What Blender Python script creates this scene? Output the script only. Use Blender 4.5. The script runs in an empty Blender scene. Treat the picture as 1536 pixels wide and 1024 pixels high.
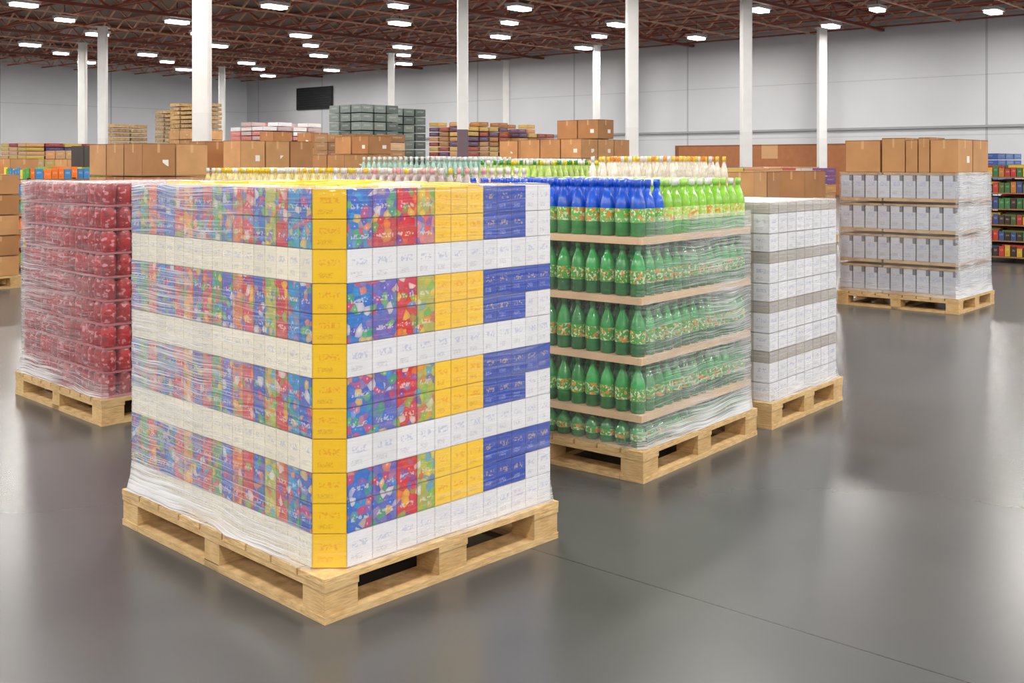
import bpy, math, random
from mathutils import Vector, Matrix, noise
random.seed(7)
S=bpy.context.scene
try:
    S.view_settings.view_transform='Standard'; S.view_settings.look='None'
except Exception: pass
ROT=math.radians(49)
UX=(math.cos(ROT),math.sin(ROT)); VX=(-math.sin(ROT),math.cos(ROT))
def W(u,v): return (u*UX[0]+v*VX[0], u*UX[1]+v*VX[1])
def lin(c):
    c=c/255.0
    return c/12.92 if c<=.04045 else ((c+.055)/1.055)**2.4
def C(r,g,b): return (lin(r),lin(g),lin(b),1.0)
def jit(c,a=.12):
    k=1+random.uniform(-a,a)
    return (min(1,c[0]*k),min(1,c[1]*k),min(1,c[2]*k),1.0)

# ---------------------------------------------------------------- mesh builder
class MB:
    def __init__(s): s.v=[];s.f=[];s.m=[];s.c=[];s.uv=[];s.sm=[]
    def face(s,idx,col,mat=0,uv=None,sm=False):
        s.f.append(idx);s.m.append(mat);s.c.append(col);s.sm.append(sm)
        s.uv.append(uv if uv else [(0,0),(1,0),(1,1),(0,1)][:len(idx)] if len(idx)<=4 else [(0,0)]*len(idx))
    def box(s,x0,y0,z0,x1,y1,z1,col=(1,1,1,1),mat=0):
        b=len(s.v)
        s.v+=[(x0,y0,z0),(x1,y0,z0),(x1,y1,z0),(x0,y1,z0),(x0,y0,z1),(x1,y0,z1),(x1,y1,z1),(x0,y1,z1)]
        for q in ((0,1,5,4),(1,2,6,5),(2,3,7,6),(3,0,4,7),(4,5,6,7),(3,2,1,0)):
            s.face(tuple(b+i for i in q),col,mat)
    def prism(s,pts,z0,z1,col,mat=0):
        n=len(pts);b=len(s.v)
        s.v+=[(p[0],p[1],z0) for p in pts]+[(p[0],p[1],z1) for p in pts]
        for i in range(n):
            j=(i+1)%n
            s.face((b+i,b+j,b+n+j,b+n+i),col,mat)
        s.face(tuple(b+n+i for i in range(n)),col,mat,[(p[0]*8,p[1]*8) for p in pts])
        s.face(tuple(b+i for i in reversed(range(n))),col,mat,[(0,0)]*n)
    def bar(s,p,q,w,h,col,mat=0):
        p=Vector(p);q=Vector(q);d=(q-p).normalized()
        up=Vector((0,0,1)) if abs(d.z)<.95 else Vector((1,0,0))
        a=d.cross(up).normalized()*w/2; c=a.cross(d).normalized()*h/2
        b=len(s.v)
        for o in (p,q):
            for sa,sc in ((-1,-1),(1,-1),(1,1),(-1,1)):
                s.v.append(tuple(o+a*sa+c*sc))
        for i in range(4):
            j=(i+1)%4
            s.face((b+i,b+j,b+4+j,b+4+i),col,mat)
        s.face((b+3,b+2,b+1,b),col,mat); s.face((b+4,b+5,b+6,b+7),col,mat)
    def lathe(s,cx,cy,z,prof,n=10,k=1.0,a0=0.0):
        b=len(s.v)
        for (r,h,c,m) in prof:
            for i in range(n):
                a=2*math.pi*i/n+a0
                s.v.append((cx+r*math.cos(a),cy+r*math.sin(a),z+h*k))
        for t in range(len(prof)-1):
            c=prof[t][2];m=prof[t][3]
            for i in range(n):
                j=(i+1)%n
                s.face((b+t*n+i,b+t*n+j,b+(t+1)*n+j,b+(t+1)*n+i),c,m,[(i/n,0),((i+1)/n,0),((i+1)/n,1),(i/n,1)],True)
        t=len(prof)-1
        s.face(tuple(b+t*n+i for i in range(n)),prof[-1][2],prof[-1][3],[(0,0)]*n)
    def make(s,name,mats,parent=None,loc=(0,0,0),rot=0):
        me=bpy.data.meshes.new(name)
        me.from_pydata(s.v,[],s.f)
        for m in mats: me.materials.append(m)
        me.polygons.foreach_set('material_index',s.m)
        me.polygons.foreach_set('use_smooth',s.sm)
        ca=me.color_attributes.new('Col','FLOAT_COLOR','CORNER')
        fl=[];ul=[]
        for f,c,u in zip(s.f,s.c,s.uv):
            if isinstance(c,tuple): fl.extend(list(c)*len(f))
            else:
                for q in c: fl.extend((q,q,q,1))
            for q in u: ul.extend(q)
        ca.data.foreach_set('color',fl)
        uvl=me.uv_layers.new(name='UVMap'); uvl.data.foreach_set('uv',ul)
        me.update()
        o=bpy.data.objects.new(name,me); S.collection.objects.link(o)
        o.location=loc;o.rotation_euler=(0,0,rot)
        if parent: o.parent=parent
        return o
def empty(name,x,y,z=0,rot=None):
    o=bpy.data.objects.new(name,None);S.collection.objects.link(o)
    o.location=(x,y,z);o.rotation_euler=(0,0,ROT if rot is None else math.radians(rot));o.empty_display_size=.2
    return o

# ---------------------------------------------------------------- materials
class NT:
    def __init__(s,name):
        s.mat=bpy.data.materials.new(name);s.mat.use_nodes=True
        s.t=s.mat.node_tree;s.n=s.t.nodes
        s.p=s.n['Principled BSDF'];s.out=s.n['Material Output']
    def new(s,ty,**k):
        n=s.n.new(ty)
        for a,b in k.items(): setattr(n,a,b)
        return n
    def link(s,a,b): s.t.links.new(a,b)
    def put(s,sock,v):
        if hasattr(v,'links'): s.link(v,sock)
        else: sock.default_value=v
    def math(s,op,a,b=0.0,clamp=False):
        n=s.new('ShaderNodeMath',operation=op,use_clamp=clamp)
        s.put(n.inputs[0],a);s.put(n.inputs[1],b);return n.outputs[0]
    def mix(s,f,a,b,bt='MIX'):
        n=s.new('ShaderNodeMix',data_type='RGBA',blend_type=bt)
        s.put(n.inputs[0],f);s.put(n.inputs[6],a);s.put(n.inputs[7],b);return n.outputs[2]
    def attr(s,name='Col'):
        return s.new('ShaderNodeAttribute',attribute_name=name).outputs['Color']
    def coord(s,w='Object'): return s.new('ShaderNodeTexCoord').outputs[w]
    def mapv(s,vec,sc=(1,1,1),rot=(0,0,0),loc=(0,0,0)):
        n=s.new('ShaderNodeMapping');s.link(vec,n.inputs[0])
        n.inputs['Scale'].default_value=sc;n.inputs['Rotation'].default_value=rot;n.inputs['Location'].default_value=loc
        return n.outputs[0]
    def noise(s,vec,scale=5,det=2,rough=.5):
        n=s.new('ShaderNodeTexNoise');s.link(vec,n.inputs['Vector'])
        n.inputs['Scale'].default_value=scale;n.inputs['Detail'].default_value=det;n.inputs['Roughness'].default_value=rough
        return n.outputs[0]
    def ramp(s,f,a,b,lo=0.0,hi=1.0):
        n=s.new('ShaderNodeMapRange',clamp=True);s.put(n.inputs[0],f)
        n.inputs[1].default_value=a;n.inputs[2].default_value=b;n.inputs[3].default_value=lo;n.inputs[4].default_value=hi
        return n.outputs[0]
    def win(s,x,a,b):
        return s.math('MULTIPLY',s.math('GREATER_THAN',x,a),s.math('LESS_THAN',x,b))
    def set(s,**k):
        for a,v in k.items(): s.put(s.p.inputs[a.replace('_',' ')],v)
    def bump(s,h,st=.3,dist=.01):
        n=s.new('ShaderNodeBump');n.inputs['Strength'].default_value=st;n.inputs['Distance'].default_value=dist
        s.link(h,n.inputs['Height']);s.link(n.outputs[0],s.p.inputs['Normal']);return n.outputs[0]
    def sep(s,vec):
        n=s.new('ShaderNodeSeparateXYZ');s.link(vec,n.inputs[0]);return n.outputs
    def pal(s,f,cols):
        n=s.new('ShaderNodeValToRGB');r=n.color_ramp;r.interpolation='CONSTANT'
        while len(r.elements)<len(cols): r.elements.new(.5)
        for i,c in enumerate(cols): r.elements[i].position=i/len(cols)
        for i,c in enumerate(cols): r.elements[i].color=c
        s.link(f,n.inputs[0]);return n.outputs[0]

def m_plain(name,rough=.5,metal=0.0,noise_amt=.15,sc=6,coat=0):
    k=NT(name);c=k.attr();n=k.noise(k.coord(),sc,1)
    k.set(Base_Color=k.mix(k.ramp(n,.3,.7,noise_amt,0),c,(0,0,0,1)),Roughness=rough,Metallic=metal)
    k.p.inputs['Coat Weight'].default_value=coat
    return k.mat
def m_wood():
    k=NT('pine_wood');co=k.coord();c=k.attr()
    n=k.noise(k.mapv(co,(6,6,60)),3,3,.6);n2=k.noise(co,9,1)
    a=k.mix(k.ramp(n,.35,.65,0,.9),c,C(172,134,84))
    a=k.mix(k.ramp(n2,.3,.7,0,.4),a,C(232,204,152))
    k.set(Base_Color=a,Roughness=.65)
    return k.mat
def m_carton():
    k=NT('corrugated_cardboard');c=k.attr();uv=k.sep(k.coord('UV'));co=k.coord()
    n=k.noise(co,4,2)
    a=k.mix(k.ramp(n,.3,.7,0,.25),c,C(120,78,44))
    tape=k.math('MULTIPLY',k.win(uv[0],.46,.54),k.math('GREATER_THAN',uv[1],.72))
    a=k.mix(k.math('MULTIPLY',tape,.5),a,C(225,185,135))
    lab=k.math('MULTIPLY',k.win(uv[0],.62,.8),k.win(uv[1],.3,.5))
    a=k.mix(k.math('MULTIPLY',lab,k.math('GREATER_THAN',k.noise(co,1.3,0),.56)),a,C(235,232,225))
    edge=k.math('MAXIMUM',k.math('LESS_THAN',uv[1],.03),k.math('GREATER_THAN',uv[1],.97))
    edge=k.math('MAXIMUM',edge,k.math('LESS_THAN',uv[0],.02))
    a=k.mix(k.math('MULTIPLY',edge,.5),a,C(70,42,22))
    k.set(Base_Color=a,Roughness=.75);return k.mat
def m_print(name,ink,ink2,amt=.9,gloss=.35,edge=.35):
    k=NT(name);c=k.attr();uv=k.sep(k.coord('UV'));co=k.coord()
    t=k.noise(k.mapv(co,(1,1,1.1)),120,1)
    logo=k.math('MULTIPLY',k.win(uv[0],.2,.8),k.win(uv[1],.52,.72))
    f1=k.math('MULTIPLY',logo,k.math('GREATER_THAN',t,.53))
    t2=k.noise(k.mapv(co,(1,1,2.5)),190,0)
    tx=k.math('MULTIPLY',k.win(uv[0],.15,.6),k.win(uv[1],.16,.32))
    f2=k.math('MULTIPLY',tx,k.math('GREATER_THAN',t2,.52))
    a=k.mix(k.math('MULTIPLY',f1,amt),c,ink);a=k.mix(k.math('MULTIPLY',f2,amt*.8),a,ink2)
    e=k.math('MAXIMUM',k.math('LESS_THAN',uv[0],.025),k.math('GREATER_THAN',uv[0],.975))
    e=k.math('MAXIMUM',e,k.math('LESS_THAN',uv[1],.03))
    a=k.mix(k.math('MULTIPLY',e,edge),a,C(60,50,50))
    k.set(Base_Color=a,Roughness=gloss);return k.mat
def m_floral():
    k=NT('colourful_printed_carton');c=k.attr();uv=k.sep(k.coord('UV'));co=k.coord()
    wob=k.noise(co,14,1)
    cm=k.new('ShaderNodeVectorMath',operation='ADD');k.link(co,cm.inputs[0])
    sc=k.new('ShaderNodeVectorMath',operation='SCALE');cb=k.new('ShaderNodeCombineXYZ')
    for i in range(3): k.put(cb.inputs[i],wob)
    k.link(cb.outputs[0],sc.inputs[0]);sc.inputs['Scale'].default_value=.03;k.link(sc.outputs[0],cm.inputs[1])
    v=k.new('ShaderNodeTexVoronoi');v.inputs['Scale'].default_value=38;k.link(cm.outputs[0],v.inputs['Vector'])
    s=k.sep(v.outputs['Color'])
    p=k.pal(s[0],[C(30,110,210),C(225,45,45),C(250,140,30),C(70,170,70),C(245,200,40),C(30,160,215),C(220,60,90),C(90,70,170),C(235,225,215),C(120,190,60)])
    a=k.mix(k.ramp(s[1],.4,.6,.08,.75),c,p)
    a=k.mix(k.ramp(v.outputs['Distance'],.3,.8,0,.35),a,k.mix(.5,c,(.02,.02,.05,1)))
    hl=k.math('LESS_THAN',v.outputs['Distance'],.15)
    a=k.mix(k.math('MULTIPLY',hl,.35),a,(.95,.92,.88,1))
    t=k.noise(k.mapv(co,(1,1,1.1)),110,1)
    lg=k.math('MULTIPLY',k.math('MULTIPLY',k.win(uv[0],.15,.85),k.win(uv[1],.32,.48)),k.math('GREATER_THAN',t,.53))
    a=k.mix(k.math('MULTIPLY',lg,.5),a,C(245,235,225))
    e=k.math('MAXIMUM',k.math('LESS_THAN',uv[0],.03),k.math('GREATER_THAN',uv[0],.97))
    e=k.math('MAXIMUM',e,k.math('LESS_THAN',uv[1],.03))
    a=k.mix(k.math('MULTIPLY',e,.4),a,C(50,35,60))
    k.set(Base_Color=a,Roughness=.35);return k.mat
def m_film():
    k=NT('stretch_wrap_film');hz=k.sep(k.attr())[0];uv=k.coord('UV')
    wv=k.noise(uv,2.6,1)
    cm=k.new('ShaderNodeCombineXYZ');sx=k.sep(uv)
    k.put(cm.inputs[0],sx[0]);k.put(cm.inputs[1],k.math('ADD',sx[1],k.math('MULTIPLY',wv,.06)))
    s1=k.noise(k.mapv(cm.outputs[0],(1.2,55,1)),1.6,2,.6)
    s2=k.noise(k.mapv(cm.outputs[0],(2.0,190,1),(0,0,.015)),1.3,1,.6)
    st=k.math('ADD',k.ramp(s1,.38,.72,.4,1.3),k.ramp(s2,.5,.68,0,1.4))
    f=k.math('MULTIPLY',k.math('MULTIPLY',hz,st),k.ramp(wv,.3,.7,.7,1.3))
    f=k.math('MINIMUM',f,.9)
    k.set(Base_Color=(.88,.89,.91,1),Roughness=.2)
    k.bump(s1,.45,.004)
    tr=k.new('ShaderNodeBsdfTransparent');mx=k.new('ShaderNodeMixShader')
    k.put(mx.inputs[0],f);k.link(tr.outputs[0],mx.inputs[1]);k.link(k.p.outputs[0],mx.inputs[2])
    gl=k.new('ShaderNodeBsdfGlossy');gl.inputs['Roughness'].default_value=.16
    m2=k.new('ShaderNodeMixShader');k.put(m2.inputs[0],.03)
    k.link(mx.outputs[0],m2.inputs[1]);k.link(gl.outputs[0],m2.inputs[2])
    k.link(m2.outputs[0],k.out.inputs[0]);return k.mat
def m_floor():
    k=NT('polished_concrete');co=k.coord()
    n=k.noise(co,.35,2,.5);n2=k.noise(co,1.8,5,.6)
    a=k.mix(k.ramp(n,.2,.8),C(70,75,76),C(86,84,83))
    a=k.mix(k.ramp(n2,.15,.85,0,.3),a,C(98,99,97))
    s=k.sep(co)
    def joint(x,off,sp,w):
        d=k.math('PINGPONG',k.math('ADD',x,-off),sp/2)
        return k.math('LESS_THAN',d,w)
    j=k.math('MAXIMUM',joint(s[0],3.21,6.2,.004),joint(s[1],-.7,6.45,.004))
    a=k.mix(k.math('MULTIPLY',j,.6),a,C(38,38,38))
    k.set(Base_Color=a,Roughness=.27)
    k.p.inputs['IOR'].default_value=1.5
    return k.mat
def m_wall(name,a1,a2,axis):
    k=NT(name);co=k.coord();s=k.sep(co)
    n=k.noise(co,.25,2)
    a=k.mix(k.ramp(n,.3,.7),a1,a2)
    d=k.math('PINGPONG',s[axis],3.6)
    a=k.mix(k.math('MULTIPLY',k.math('LESS_THAN',d,.05),.5),a,C(120,122,125))
    z=k.math('PINGPONG',k.math('ADD',s[2],-.2),1.25)
    a=k.mix(k.math('MULTIPLY',k.math('LESS_THAN',z,.02),.25),a,C(100,102,105))
    k.set(Base_Color=a,Roughness=.6);return k.mat
def m_emit(name,col,st):
    k=NT(name);k.set(Base_Color=(1,1,1,1));k.p.inputs['Emission Color'].default_value=col;k.p.inputs['Emission Strength'].default_value=st
    k.mat.cycles.emission_sampling='NONE';return k.mat
def m_label():
    k=NT('bottle_label');co=k.coord();c=k.attr()
    n=k.noise(co,75,1);n2=k.noise(k.mapv(co,loc=(3,5,1)),45,1)
    a=k.mix(k.math('MULTIPLY',k.math('GREATER_THAN',n,.57),.75),c,C(245,240,210))
    a=k.mix(k.math('MULTIPLY',k.math('GREATER_THAN',n2,.6),.85),a,C(240,140,45))
    k.set(Base_Color=a,Roughness=.3);return k.mat
def m_bottle():
    k=NT('green_pet_plastic');c=k.attr();n=k.noise(k.coord(),30,1)
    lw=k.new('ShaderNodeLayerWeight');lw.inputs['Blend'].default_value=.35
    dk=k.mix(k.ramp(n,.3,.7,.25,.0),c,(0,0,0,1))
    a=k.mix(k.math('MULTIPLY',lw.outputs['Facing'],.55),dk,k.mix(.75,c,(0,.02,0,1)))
    k.set(Base_Color=a,Roughness=.1);k.p.inputs['Coat Weight'].default_value=.8;k.p.inputs['Coat Roughness'].default_value=.05
    return k.mat
def m_can():
    k=NT('printed_can');co=k.coord();c=k.attr()
    n=k.noise(k.mapv(co,(1,1,1.4)),30,1)
    a=k.mix(k.ramp(n,.6,.63,0,.5),c,C(235,190,195))
    a=k.mix(k.ramp(n,.42,.38,0,.6),a,C(90,8,20))
    k.set(Base_Color=a,Roughness=.3);return k.mat

WOOD=m_wood();CART=m_carton()
PRINT=m_print('printed_carton_amber_ink',C(230,120,0),C(170,90,10),.45,.45,.25)
PBLUE=m_print('printed_carton_light_ink',C(225,190,90),C(190,200,235),.5)
PWHITE=m_print('printed_white_carton',C(120,140,200),C(120,120,135),.55,.4,.32)
PBAND=m_print('printed_white_band_carton',C(160,170,210),C(150,150,165),.55,.4,.14)
FLOR=m_floral();FILM=m_film();GLOSS=m_bottle()
LAB=m_label();CAN=m_can();MATTE=m_plain('painted_matte',.55);STEELR=m_plain('red_oxide_steel',.6,0,.25,3)
WHITEP=m_plain('white_painted_steel',.4,0,.08,2)
GOODS=m_print('assorted_goods_print',C(225,215,200),C(60,60,70),.5)

WC=C(226,190,134)
# ---------------------------------------------------------------- pallet
def pallet_mesh(sx,sy,parent,h=.147):
    m=MB()
    w=.1
    for a,b in ((0,w*1.3),(sy/2-w/2,sy/2+w/2),(sy-w*1.3,sy)): m.box(0,a,0,sx,b,.024,jit(WC))
    for a,b in ((0,w*1.3),(sx-w*1.3,sx)): m.box(a,w*1.3+.002,0,b,sy-w*1.3-.002,.024,jit(WC))
    for x0,x1 in ((.0,.14),(sx/2-.07,sx/2+.07),(sx-.14,sx)):
        for y0,y1 in ((0,.13),(sy/2-.055,sy/2+.055),(sy-.13,sy)):
            m.box(x0+.003,y0+.003,.0245,x1-.003,y1-.003,.103,jit(C(220,180,120)))
    for x0,x1 in ((0,.14),(sx/2-.07,sx/2+.07),(sx-.14,sx)): m.box(x0,0,.1035,x1,sy,.125,jit(WC))
    n=9;g=.012;bw=(sy-(n-1)*g)/n
    for i in range(n):
        y=i*(bw+g);m.box(-.002,y,.1255,sx+.002,y+bw,h,jit(WC,.15))
    return m.make('timber_pallet',[WOOD],parent)

def film_mesh(x0,y0,x1,y1,z0,z1,ch,parent,hr,hl,other=.3,flare=.025,top=True,bulge=.006,seed=0,skirt=2.0):
    """stretch wrap around the load; hr = haze on the y0 face (near,far), hl on the x0 face (near,far)"""
    if not isinstance(hr,tuple): hr=(hr,hr)
    if not isinstance(hl,tuple): hl=(hl,hl)
    c=.02;P=[(x0+ch,y0),(x1-c,y0),(x1,y0+c),(x1,y1-c),(x1-c,y1),(x0+c,y1),(x0,y1-c),(x0,y0+ch)]
    nc=min(hr[0],hl[0])*.35 if ch>.05 else (hr[0]+hl[0])/2
    hz=[hr,(hr[1],hr[1]),(other,other),(other,other),(other,other),(hl[1],hl[1]),(hl[1],hl[0]),(nc,nc)]
    pts=[];hs=[]
    for i in range(8):
        a=Vector(P[i]);b=Vector(P[(i+1)%8]);L=(b-a).length;n=max(1,int(L/.045))
        nr=Vector(((b-a).y,-(b-a).x)).normalized()
        for j in range(n):
            pts.append((a+(b-a)*j/n,nr))
            hs.append((hz[i][0]+(hz[i][1]-hz[i][0])*j/n,hz[i][0]+(hz[i][1]-hz[i][0])*(j+1)/n))
    m=MB();N=len(pts);nz=max(2,int((z1-z0)/.03));dist=[0]
    for i in range(1,N+1): dist.append(dist[-1]+(pts[i%N][0]-pts[i-1][0]).length)
    for k in range(nz+1):
        z=z0+(z1-z0)*k/nz
        fl=flare*max(0,1-(z-z0)/.12)**1.5
        for i,(p,nr) in enumerate(pts):
            d=bulge+bulge*.9*noise.noise(Vector((p.x*3+seed,p.y*3,z*22)))+fl*(1+.5*noise.noise(Vector((p.x*9,p.y*9,seed))))
            q=p+nr*d
            m.v.append((q.x,q.y,z))
    for k in range(nz):
        z=(z1-z0)*k/nz
        for i in range(N):
            j=(i+1)%N;w=(1+skirt*max(0,1-z/.13));h0=hs[i][0]*w;h1=hs[i][1]*w
            u0,u1=dist[i],dist[i+1];v0=z;v1=(z1-z0)*(k+1)/nz
            m.face((k*N+i,k*N+j,(k+1)*N+j,(k+1)*N+i),[h0,h1,h1,h0],0,[(u0,v0),(u1,v0),(u1,v1),(u0,v1)],True)
    if top:
        b=len(m.v)
        for i,(p,nr) in enumerate(pts):
            q=p-nr*.07;m.v.append((q.x,q.y,z1+.004))
        for i in range(N):
            j=(i+1)%N;m.face((nz*N+i,nz*N+j,b+j,b+i),(.3,.3,.3,1),0,[(dist[i],0),(dist[i+1],0),(dist[i+1],.07),(dist[i],.07)],True)
    return m.make('stretch_wrap',[FILM],parent)

# ---------------------------------------------------------------- A: snack boxes
YEL=C(255,204,0);NAVY=C(22,66,178);REDC=C(222,26,34);WHT=C(234,234,238);CRM=C(240,233,212)
def pallet_A():
    x,y=-.608,3.489;E=empty('wrapped_pallet_of_snack_boxes',x,y,0,45.9)
    SX,SY=1.14,1.41;pallet_mesh(SX,SY,E)
    m=MB();ch=.082;X0,X1,Y0,Y1=.03,1.125,.03,1.385;z=.15;LH=.3165
    wr=[40,39.5,34,31,29,30,31,27,29,29,26,27];tot=sum(wr);L=X1-X0-ch;wr=[w*L/tot for w in wr]
    kinds=[('f',C(20,115,215)),('f',C(100,100,200)),('r',REDC),('f',C(190,190,70)),('y',YEL),('y',YEL),('y',YEL),('n',NAVY),('n',NAVY),('n',NAVY),('w',WHT),('w',WHT)]
    lk=[('f',C(15,95,200)),('f',C(5,140,205)),('f',C(215,45,50)),('f',C(190,190,70)),('f',C(40,85,190)),('f',C(215,50,60)),('f',C(225,120,50)),('f',C(50,90,200)),('f',C(80,160,90)),('f',C(210,60,70)),('f',C(90,80,175)),('f',C(235,160,60)),('f',C(215,70,80)),('f',C(40,110,200)),('f',C(60,80,180)),('f',C(225,100,60)),('f',C(90,160,100)),('f',C(60,90,190))]
    slot={'f':1,'y':0,'n':2,'w':3,'r':1}
    m.box(X0+.1,Y0+.1,z,X1-.1,Y1-.1,z+4*LH-.02,C(190,160,90),0)
    for l in range(4):
        zb=z+l*LH
        rows=[(zb,zb+.112,'band'),(zb+.114,zb+.213,'b'),(zb+.215,zb+LH-.002,'a')]
        for z0,z1,t in rows:
            xx=X0+ch
            for i,w in enumerate(wr):
                kd,c=kinds[i]
                if t=='band': kd,c='w',jit(WHT,.03)
                elif kd=='w' and t=='a' and l<3: kd,c='n',NAVY
                elif kd=='f' and l==3 and t=='b' and i<4: kd,c='f',random.choice([C(230,140,140),C(200,60,70),C(90,150,200)])
                m.box(xx+.0008,Y0,z0,xx+w-.0008,Y0+.09,z1,jit(c,.05),slot[kd]);xx+=w
            n=18;ww=(Y1-Y0-ch)/n
            for i in range(n):
                kd,c=lk[i%18]
                if t=='band': kd,c=('w',jit(CRM,.03))
                elif l==3 and t=='b' and i<2: c=C(60,160,200)
                ya=Y0+ch+i*ww
                m.box(X0,ya+.0008,z0,X0+.09,ya+ww-.0008,z1,jit(c,.06),slot[kd])
            n=12;ww=(X1-X0-.1)/n
            for i in range(n):
                kd,c=('w',WHT) if t=='band' else kinds[i]
                m.box(X0+.1+i*ww,Y1-.09,z0,X0+.1+(i+1)*ww-.0015,Y1,z1,jit(c,.06),slot[kd])
            n=13;ww=(Y1-Y0-.2)/n
            for i in range(n):
                kd,c=('w',WHT) if t=='band' else lk[i]
                m.box(X1-.09,Y0+.1+i*ww,z0,X1,Y0+.1+(i+1)*ww-.0015,z1,jit(c,.06),slot[kd])
            m.prism([(X0,Y0+ch-.001),(X0+ch-.001,Y0),(X0+ch-.001,Y0+ch-.001)],z0,z1,jit(YEL,.04),0)
    zt=z+4*LH-.02
    nx,ny=9,11
    for i in range(nx):
        for j in range(ny):
            a=X0+.1+i*(X1-X0-.2)/nx;b=Y0+.1+j*(Y1-Y0-.2)/ny
            m.box(a,b,zt,a+(X1-X0-.2)/nx-.003,b+(Y1-Y0-.2)/ny-.003,zt+.018+random.uniform(0,.012),jit(random.choice([YEL,YEL,C(250,215,90),CRM]),.06),0)
    m.make('snack_boxes',[PRINT,FLOR,PBLUE,PBAND],E)
    film_mesh(X0-.004,Y0-.004,X1+.004,Y1+.004,.15,.15+4*LH+.004,ch,E,(.05,.12),(.1,.4),.3,.02,skirt=2.2)
pallet_A()

# ---------------------------------------------------------------- bottles
def bottle_prof(body,top,label,cap,r=.038):
    return [(r*.88,0,body,0),(r,.012,body,0),(r*.96,.045,body,0),(r,.07,label,1),(r,.14,top,0),(r*.97,.16,top,0),(r*.82,.19,top,0),(r*.55,.218,top,0),(r*.38,.238,top,0),(r*.36,.25,cap,0),(r*.46,.252,cap,0),(r*.46,.282,cap,0),(r*.35,.285,cap,0)]
def bottle_pallet(name,x,y,sx,sy,tiers,colf,hr,hl,tray=C(224,192,152),n=10,pitch=.084,trayh=.035,rot=None):
    E=empty(name,x,y,0,rot);pallet_mesh(sx,sy,E)
    m=MB();t=MB();X0,Y0,X1,Y1=.035,.035,sx-.035,sy-.035
    nx=int((X1-X0)/pitch);ny=int((Y1-Y0)/pitch);px=(X1-X0)/nx;py=(Y1-Y0)/ny
    for ti,(zb,bh) in enumerate(tiers):
        last=ti==len(tiers)-1
        if ti>0: t.box(X0-.008,Y0-.008,zb-trayh,X1+.008,Y1+.008,zb-.001,jit(tray,.05))
        for i in range(nx):
            for j in range(ny):
                edge=min(i,j,nx-1-i,ny-1-j)
                if not last and edge>1: continue
                pr=bottle_prof(*colf(ti,i,j,last))
                m.lathe(X0+(i+.5)*px,Y0+(j+.5)*py,zb,pr,n,bh/.285)
    if t.v: t.make('tier_trays',[MATTE],E)
    m.make('bottles',[GLOSS,LAB],E)
    zt=tiers[-1][0]+tiers[-1][1]*.35
    film_mesh(X0-.012,Y0-.012,X1+.012,Y1+.012,.15,zt,.03,E,hr,hl,.3,.012,top=False,seed=x)
    return E
GRN=C(40,165,72);DG=C(16,118,50)
def colB(ti,i,j,last):
    if not last:
        return (jit(DG,.25),jit(GRN,.25),C(80,165,60),C(35,140,60))
    if i<=2 or (i<=6 and j>3):
        return (jit(C(30,140,50)),jit(C(5,95,225)),C(110,185,85),C(10,85,215))
    return (jit(C(60,175,50)),jit(C(150,215,60)),C(185,220,110),random.choice([C(240,245,235),C(180,235,110)]))
bottle_pallet('wrapped_pallet_of_green_bottles',.614,5.027,1.18,1.2,[(.15,.125),(.31,.235),(.58,.25),(.865,.25),(1.15,.272)],colB,(.16,.38),.04,rot=51,n=12)

# ---------------------------------------------------------------- C: white cartons
def pallet_C():
    E=empty('wrapped_pallet_of_white_cartons',1.462,6.045,0,50.5);SX,SY=1.0,1.18;pallet_mesh(SX,SY,E)
    m=MB();X0,Y0,X1,Y1=.03,.03,SX-.03,SY-.03;z=.15;LH=.2825
    m.box(X0+.1,Y0+.1,z,X1-.1,Y1-.1,z+4*LH-.01,WHT,0)
    for l in range(4):
        zb=z+l*LH
        for z0,z1,c in ((zb,zb+.1,WHT),(zb+.104,zb+.215,WHT),(zb+.218,zb+LH-.004,C(180,171,160))):
            n=8;w=(X1-X0)/n
            for i in range(n):
                for a,b in ((Y0,Y0+.1),(Y1-.1,Y1)): m.box(X0+i*w,a,z0,X0+(i+1)*w-.004,b,z1,jit(c,.07),0)
            n=10;w=(Y1-Y0-.2)/n
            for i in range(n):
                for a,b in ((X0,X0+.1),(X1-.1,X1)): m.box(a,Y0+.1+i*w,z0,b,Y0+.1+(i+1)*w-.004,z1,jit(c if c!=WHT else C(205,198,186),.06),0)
    for i in range(6):
        for j in range(7):
            a=X0+.1+i*(X1-X0-.2)/6;b=Y0+.1+j*(Y1-Y0-.2)/7
            m.box(a,b,z+4*LH-.01,a+(X1-X0-.2)/6-.003,b+(Y1-Y0-.2)/7-.003,z+4*LH-.003,jit(C(225,225,228),.06),0)
    m.make('white_cartons',[PWHITE],E)
    film_mesh(X0-.004,Y0-.004,X1+.004,Y1+.004,.15,z+4*LH,.02,E,.18,.12,.3,.015,seed=3)
pallet_C()

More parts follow.
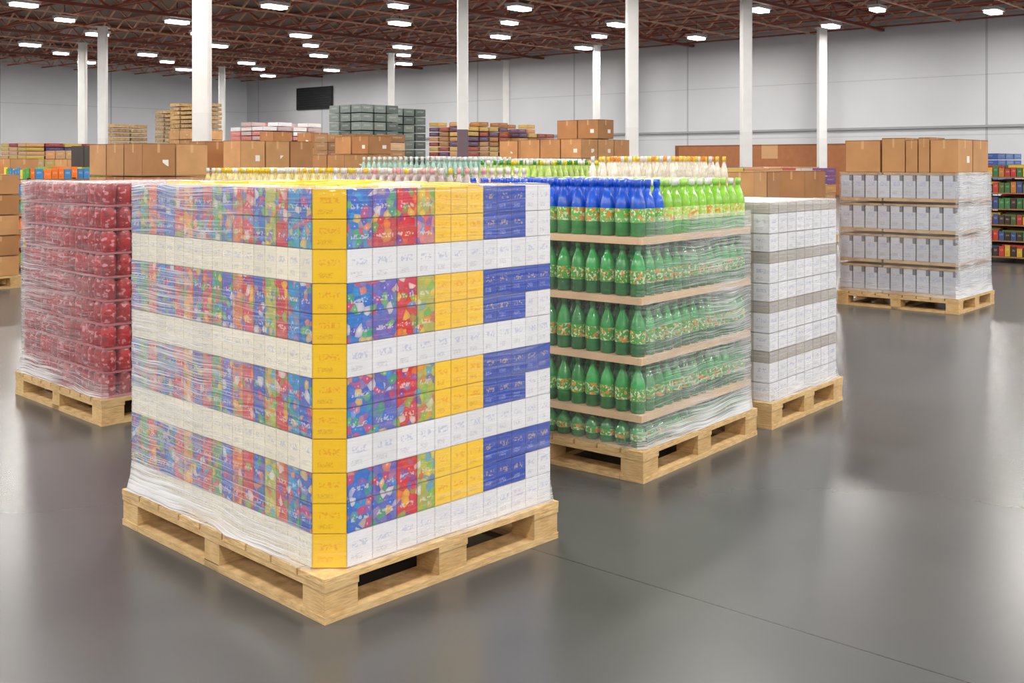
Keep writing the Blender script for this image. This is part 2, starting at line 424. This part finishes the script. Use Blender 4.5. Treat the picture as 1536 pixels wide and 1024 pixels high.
# ---------------------------------------------------------------- D: red cans
def pallet_D():
    E=empty('wrapped_pallet_of_red_drink_cans',-2.339,6.122,0,45.5);SX,SY=1.14,1.26;pallet_mesh(SX,SY,E)
    m=MB();X0,Y0,X1,Y1=.03,.03,SX-.03,SY-.03;z=.15;LH=.1375
    nx,ny=12,14;px=(X1-X0)/nx;py=(Y1-Y0)/ny
    t=MB()
    for l in range(9):
        zb=z+l*LH
        t.box(X0+.004,Y0+.004,zb,X1-.004,Y1-.004,zb+.012,C(190,90,98))
        for i in range(nx):
            for j in range(ny):
                e=min(i,j,nx-1-i,ny-1-j)
                if e>0 and l<8: continue
                c=jit(C(172,8,26),.25);r=.043
                top=C(190,150,150)
                m.lathe(X0+(i+.5)*px,Y0+(j+.5)*py,zb+.013,[(r*.8,0,c,0),(r,.01,c,0),(r,.1,c,0),(r*.82,.117,top,0),(r*.8,.122,top,0)],10)
    t.box(X0+.1,Y0+.1,z+.02,X1-.1,Y1-.1,z+9*LH-.13,C(90,10,20))
    t.make('trays',[MATTE],E);m.make('drink_cans',[CAN],E)
    film_mesh(X0-.002,Y0-.002,X1+.002,Y1+.002,.15,z+9*LH+.003,.02,E,.05,(.1,.32),.3,.015,bulge=.01,seed=9)
pallet_D()

# ---------------------------------------------------------------- generic stacks of cartons
BR=C(196,146,96)
def stack(name,x,y,nx,ny,bs,hf,pal,mat=CART,gap=.008,jt=.1):
    E=empty(name,x,y);bx,by,bz=bs
    SX,SY=nx*bx+.04,ny*by+.04;pallet_mesh(SX,SY,E);z=.149
    m=MB()
    for i in range(nx):
        for j in range(ny):
            n=hf(i,j)
            for k in range(n):
                c=pal[int(random.random()*len(pal))]
                o=random.uniform(-.4,.4)*gap
                m.box(.02+i*bx+gap/2+o,.02+j*by+gap/2+o,z+k*bz,.02+(i+1)*bx-gap/2+o,.02+(j+1)*by-gap/2+o,z+(k+1)*bz-.003-gap*.5,jit(c,jt),0)
    m.make('boxes',[mat],E)
    return E

def pallet_E():
    E=empty('wrapped_pallet_of_grey_cartons',4.427,10.65);SX,SY=1.12,1.27;pallet_mesh(SX,SY,E)
    m=MB();t=MB();X0,Y0,X1,Y1=.03,.03,SX-.03,SY-.03;z=.15;LH=.32
    for l in range(4):
        zb=z+l*LH
        for a,b in ((Y0,Y0+.74),(Y0+.76,Y1)):
            t.box(X0-.006,a,zb,X1+.006,b,zb+.03,jit(C(190,150,100)))
            t.box(X0-.006,a,zb+.27,X1+.006,b,zb+.293,C(128,98,70))
        n=9;w=(Y1-Y0)/n
        for j in range(n):
            m.box(X0,Y0+j*w+.006,zb+.031,X0+.1,Y0+(j+1)*w-.006,zb+.269,jit(C(192,196,206),.08),0)
            m.box(X0-.002,Y0+j*w+.006,zb+.21,X0+.04,Y0+j*w+.035,zb+.269,C(105,107,115),0)
            m.box(X1-.1,Y0+j*w+.003,zb+.031,X1,Y0+(j+1)*w-.003,zb+.269,jit(C(185,186,192),.08),0)
        n=7;w=(X1-X0-.2)/n
        for i in range(n):
            for a,b in ((Y0,Y0+.1),(Y1-.1,Y1)): m.box(X0+.1+i*w,a+.002,zb+.031,X0+.1+(i+1)*w-.006,b-.002,zb+.269,jit(C(220,221,226),.06),0)
    t.make('tier_trays',[WOOD],E);m.make('grey_cartons',[PWHITE],E)
    film_mesh(X0-.008,Y0-.008,X1+.008,Y1+.008,.15,z+4*LH-.02,.02,E,.5,.1,.3,.012,top=False,seed=5)
    b=MB();zt=z+3*LH+.294
    for j,(a,c) in enumerate(((.03,.3),(.31,.42),(.43,.55),(.56,.8),(.82,1.2))):
        b.box(.06,a,zt,.5,c,zt+.34+(.02 if j%2 else 0),jit(BR,.08))
        b.box(.52,a,zt,1.0,c,zt+.34,jit(BR,.08))
    b.make('brown_cartons',[CART],E)
pallet_E()

def cf(body,top,lab,caps):
    return lambda ti,i,j,last:(jit(body),jit(top),lab,random.choice(caps))
T4=lambda h:[(.15,(h-.15)/4-.04),(.15+(h-.15)/4,(h-.15)/4-.04),(.15+(h-.15)/2,(h-.15)/4-.04),(.15+(h-.15)*.75,(h-.15)/4)]
CW=C(238,234,228)
bottle_pallet('pallet_of_white_capped_bottles',-.55,7.4,1.15,1.2,T4(1.465),cf(C(230,215,210),C(236,222,218),C(225,120,110),[CW,CW,C(240,170,170),C(250,215,60)]),.2,.1,n=8)
bottle_pallet('pallet_of_white_capped_bottles',-1.95,8.9,1.15,1.2,T4(1.46),cf(C(235,205,80),C(240,225,160),C(240,180,30),[C(250,205,30),CW]),.2,.1,n=8)
bottle_pallet('pallet_of_water_bottles',-.9,11.5,1.5,1.2,T4(1.575),cf(C(150,195,170),C(170,205,190),C(80,160,120),[CW,C(230,240,240)]),.2,.1,n=8)
bottle_pallet('pallet_of_water_bottles',.25,12.85,1.2,1.2,T4(1.56),cf(C(190,205,205),C(205,215,215),C(220,90,110),[CW]),.2,.1,n=8)
bottle_pallet('pallet_of_juice_jugs',1.32,8.6,1.0,1.0,T4(1.56),cf(C(232,225,205),C(240,234,215),C(245,170,40),[CW,C(245,150,40),C(250,210,60)]),.2,.1,n=8,pitch=.11)
bottle_pallet('pallet_of_green_topped_bottles',.35,10.0,1.0,1.0,T4(1.53),cf(C(120,180,70),C(190,220,110),C(240,220,60),[C(245,220,40),CW,C(60,150,60)]),.2,.1,n=8)

B2=[BR,C(205,156,104),C(180,130,84)]
ST='stack_of_cardboard_cartons'
stack(ST,2.25,9.95,2,2,(.26,.3,.32),lambda i,j:4,B2)
stack(ST,3.02,11.05,1,2,(.5,.3,.32),lambda i,j:4,B2)
stack('stack_of_assorted_goods',3.1,12.9,2,3,(.35,.35,.26),lambda i,j:5,[C(190,80,70),C(215,180,80),C(90,80,150),BR],GOODS)
stack(ST,.9,18.6,4,5,(.5,.48,.36),lambda i,j:[[4,4,4,3,4],[5,5,5,4,4],[6,6,5,5,5],[5,6,5,5,4]][i][j],B2,gap=.02)
stack(ST,2.9,21.5,3,3,(.5,.5,.36),lambda i,j:4,B2)
stack(ST,-4.35,12.6,2,3,(.45,.42,.4),lambda i,j:4,B2,gap=.015)
stack(ST,-3.7,14.6,3,3,(.42,.42,.42),lambda i,j:[4,3,4][j],B2,gap=.02)
stack(ST,-2.6,16.6,2,2,(.5,.42,.3),lambda i,j:5+i,B2,gap=.02)
stack(ST,-6.55,12.3,2,2,(.45,.45,.245),lambda i,j:5,B2)
stack('stack_of_dark_plastic_crates',-6.1,16.3,2,3,(.42,.42,.41),lambda i,j:4,[C(60,52,48),C(45,42,42)],MATTE,gap=.02)
stack(ST,-9.2,17.5,3,3,(.5,.5,.36),lambda i,j:4-(i+j)%2,B2)
stack(ST,-7.6,19.5,3,3,(.5,.5,.36),lambda i,j:4,B2)
stack(ST,-5.0,22.0,4,3,(.5,.5,.34),lambda i,j:5+(i*j)%2,B2,gap=.02)
stack('stack_of_flat_cartons',-2.9,20,3,3,(.42,.42,.16),lambda i,j:12-(i+j)%2,[C(170,128,86),C(195,165,125),C(145,105,68)],GOODS,gap=.02)
RW=[C(220,212,210),C(200,120,115),C(225,222,225),C(185,160,160)]
stack('stack_of_assorted_goods',-7.9,34,4,3,(.6,.6,.15),lambda i,j:17+(i+j)%2,RW,GOODS,gap=.05)
stack('stack_of_assorted_goods',-9.9,33,2,2,(.6,.6,.3),lambda i,j:8,B2,CART,gap=.03)
GR=[C(98,112,106),C(120,132,126),C(82,95,92)]
stack('stack_of_grey_green_crates',-5.4,38.5,3,3,(.62,.62,.32),lambda i,j:11,GR,GOODS,gap=.07)
stack('stack_of_grey_green_crates',-4.6,41.2,3,3,(.62,.62,.32),lambda i,j:11,GR,GOODS,gap=.07)
BP=[C(140,104,60),C(165,128,76),C(110,78,45)]
stack('stack_of_timber_crates',-14.7,49,2,2,(.9,.9,.2),lambda i,j:20+(i+j)%2,BP,WOOD,gap=.12)
stack('stack_of_timber_crates',-16.4,52.0,2,2,(.9,.9,.2),lambda i,j:20,BP,WOOD,gap=.12)
stack('stack_of_timber_crates',-18.2,49,2,1,(.9,.9,.2),lambda i,j:16,BP,WOOD,gap=.12)
stack('stack_of_assorted_goods',-17.2,38,4,3,(.7,.7,.15),lambda i,j:14,[C(150,50,50),C(60,60,110),C(190,160,70),BR],GOODS,gap=.05)
stack('stack_of_assorted_goods',-14.5,34,4,3,(.7,.7,.3),lambda i,j:5+i%2,[C(180,145,100),C(180,155,80),BR],GOODS,gap=.05)
G3=[C(160,80,60),C(200,165,90),BR,C(100,75,100),C(165,115,70)]
stack('stack_of_assorted_goods',-1.5,38.2,4,4,(.53,.53,.18),lambda i,j:15+(i+j)%2,G3,GOODS,gap=.07)
stack('stack_of_assorted_goods',.3,40.2,4,3,(.53,.53,.18),lambda i,j:14+(i*j)%3,G3,GOODS,gap=.07)
stack('stack_of_assorted_goods',9.3,20.5,3,3,(.5,.5,.13),lambda i,j:12,[C(60,95,170),C(225,225,230),C(90,125,185)],GOODS,gap=.03)
stack('stack_of_assorted_goods',4.9,19,4,3,(.5,.5,.16),lambda i,j:7+(i%2),[C(205,150,80),C(120,75,130),C(220,212,200),BR],GOODS,gap=.03)
stack('stack_of_assorted_goods',6.3,25,4,3,(.5,.5,.16),lambda i,j:8,[C(205,180,80),C(180,80,65),C(80,95,150),BR],GOODS,gap=.03)

def shelf(name,x,y,L,D,h,n,pal,seed=1):
    E=empty(name,x,y);m=MB();st=C(70,50,40)
    for a in (0,L/2,L):
        for b in (0,D): m.box(a-.02,b-.02,0,a+.02,b+.02,h,st)
    for k in range(n+1):
        z=.1+(h-.12)*k/n;m.box(-.02,-.02,z-.02,L+.02,D+.02,z,C(150,110,70))
    m.make('frame',[MATTE],E)
    g=MB();random.seed(seed)
    for k in range(n+1):
        z=.1+(h-.12)*k/n+.001
        dh=(h-.12)/n-.05
        for row in range(2):
            yy,y2=((.01,D*.48),(D*.52,D-.01))[row]
            xx=.025
            while xx<L-.12:
                w=random.uniform(.06,.12);g.box(xx,yy,z,xx+w-.006,y2,z+dh*random.uniform(.6,.95),jit(random.choice(pal)));xx+=w
        yy=.02
        while yy<D-.1:
            g.box(.0,yy,z,.02,yy+.075,z+dh*random.uniform(.6,.9),jit(random.choice(pal)));yy+=.085
    g.make('shelf_goods',[GOODS],E)
PAL=[C(180,60,50),C(205,170,60),C(60,115,65),C(60,80,130),C(185,115,55),C(60,45,40),C(80,100,50),C(70,55,45)]
shelf('retail_shelf_unit',7.75,15.9,2.4,1.0,1.32,5,PAL,2)
shelf('retail_shelf_unit',-6.7,14.9,1.3,.8,1.3,5,[C(80,170,60),C(235,210,40),C(230,120,40),C(60,130,190)],3)

# ---------------------------------------------------------------- room
U0,U1,V0,V1=-20,46.6,-25,66.2;HC=8.1
def slab(name,u0,v0,z0,u1,v1,z1,mat,col=(1,1,1,1)):
    m=MB();m.box(u0,v0,z0,u1,v1,z1,col);return m.make(name,[mat],None,(0,0,0),ROT)
slab('floor',U0,V0,-.2,U1,V1,0,m_floor())
slab('wall_left',U0,V1,0,U1+.3,V1+.3,HC,m_wall('wall_panels_left',C(224,227,231),C(212,215,220),0))  # left wall panels, a slightly paler grey than the back wall
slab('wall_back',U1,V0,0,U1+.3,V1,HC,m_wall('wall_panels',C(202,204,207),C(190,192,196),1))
slab('ceiling',U0,V0,HC+.001,U1+.3,V1+.3,HC+.25,MATTE,C(122,102,90))
slab('trim_1',U1-.06,19,0.001,U1-.001,29.5,2.4,CART,C(165,105,65))
slab('trim_2',U1-.12,V0,3.0,U1-.001,V1-.2,3.1,WHITEP,C(150,150,152))
ve=empty('wall_vent_louvre',*W(U1-.05,0)[:2]);m=MB()
vv=58.3
m.box(-.1,vv-1.9,5.2,0,vv+1.9,6.7,C(22,24,28))
for i in range(9): m.box(-.16,vv-1.85,5.25+i*.16,-.1,vv+1.85,5.28+i*.16,C(45,48,52))
m.make('louvres',[MATTE],ve)

def column(px,d,w=.36):
    x=(px-768)/1612*d
    m=MB();h=w/2
    pts=[(-h+.03,-h),(h-.03,-h),(h,-h+.03),(h,h-.03),(h-.03,h),(-h+.03,h),(-h,h-.03),(-h,-h+.03)]
    m.prism(pts,2.6,7.4,C(232,232,230))
    m.prism(pts,.03,2.6,C(110,90,100) if px==694 else C(226,226,224))
    m.box(-w*.9,-w*.9,0,w*.9,w*.9,.03,C(120,120,120))
    m.box(-w*.7,-w*.7,7.4,w*.7,w*.7,7.44,C(220,220,220))
    for a,b in ((-1,-1),(1,-1),(1,1),(-1,1)): m.box(a*w*.75-.03,b*w*.75-.03,.03,a*w*.75+.03,b*w*.75+.03,.07,C(90,90,90))
    m.make('column',[WHITEP],None,(x,d,0),math.radians(4))
for px,d in ((303,23.5),(694,35),(948,33),(1119,37.6),(154,46.7),(1233,47),(587,58),(759,62),(895,54),(124,53),(333,66)):
    column(px,d)
column(1594,30);column(-300,26)

m=MB();RD=C(172,92,72);RD2=C(135,70,55);LT=C(225,175,148)
zt,zb=HC-.08,HC-.62
u=U0+1
while u<U1:
    m.bar((u,V0,zt),(u,V1,zt),.1,.07,jit(RD,.2));m.bar((u,V0,zb),(u,V1,zb),.1,.06,jit(RD,.2))
    v=V0+10;s=0
    while v<V1-.8:
        m.bar((u,v,zt if s else zb),(u,v+.8,zb if s else zt),.06,.06,LT);v+=.8;s=1-s
    u+=2.1
v=V0+5
while v<V1:
    m.bar((U0,v,zb-.1),(U1,v,zb-.1),.18,.12,RD2);m.bar((U0,v,zt),(U1,v,zt),.18,.1,RD2)
    u=U0;s=0
    while u<U1-1.2:
        m.bar((u,v,zt if s else zb-.1),(u+1.2,v,zb-.1 if s else zt),.07,.07,RD);u+=1.2;s=1-s
    for q in (3.2,6.4): m.bar((U0,v+q,zb-.02),(U1,v+q,zb-.02),.06,.06,LT)
    v+=9.7
m.make('roof_joists',[STEELR],None,(0,0,0),ROT)

ld=bpy.data.lights.new('high_bay_lamp','AREA');ld.shape='RECTANGLE';ld.size=.9;ld.size_y=.45;ld.energy=245;ld.color=(1,.965,.92)
LE=empty('high_bay_lights',0,0,0);fx=MB();lens=MB()
def fixture(u,v,z,k=1.0):
    fx.box(u-.5*k,v-.28*k,z,u+.5*k,v+.28*k,z+.12,C(200,200,200))
    fx.bar((u,v,z+.12),(u,v,HC-.1),.03,.03,C(90,90,90))
    lens.box(u-.43*k,v-.21*k,z-.1,u+.43*k,v+.21*k,z-.001)
u=30.1-6.2*7
while u<U1-3:
    v=12.9-6.45*5
    while v<V1-4:
        X,Y=W(u,v)
        if not (6.0<X<9.5 and 16<Y<22):
            fixture(u,v,7.25)
            o=bpy.data.objects.new('lamp',ld);S.collection.objects.link(o);o.parent=LE;o.location=(u,v,7.25-.11)
        X,Y=W(u+3.1,v+3.2)
        if Y>36 and u+3.1<U1-4 and v+3.2<V1-4 and int(round(v/6.45))%2==0: fixture(u+3.1,v+3.2,7.3,.8)
        v+=6.45
    u+=6.2
fx.make('fixture_housings',[WHITEP],LE);lens.make('fixture_lenses',[m_emit('lamp_lens',(1,.98,.95,1),8)],LE)

w=bpy.data.worlds.new('World');S.world=w;w.use_nodes=True
w.node_tree.nodes['Background'].inputs[0].default_value=(.97,.98,1,1);w.node_tree.nodes['Background'].inputs[1].default_value=.56

cam=bpy.data.cameras.new('Camera');co=bpy.data.objects.new('Camera',cam);S.collection.objects.link(co)
co.location=(0,0,1.5);co.rotation_euler=(math.radians(90),0,0);cam.sensor_width=36;cam.lens=1612/1536*36;cam.shift_y=-267/1536
cam.clip_end=500
S.camera=co
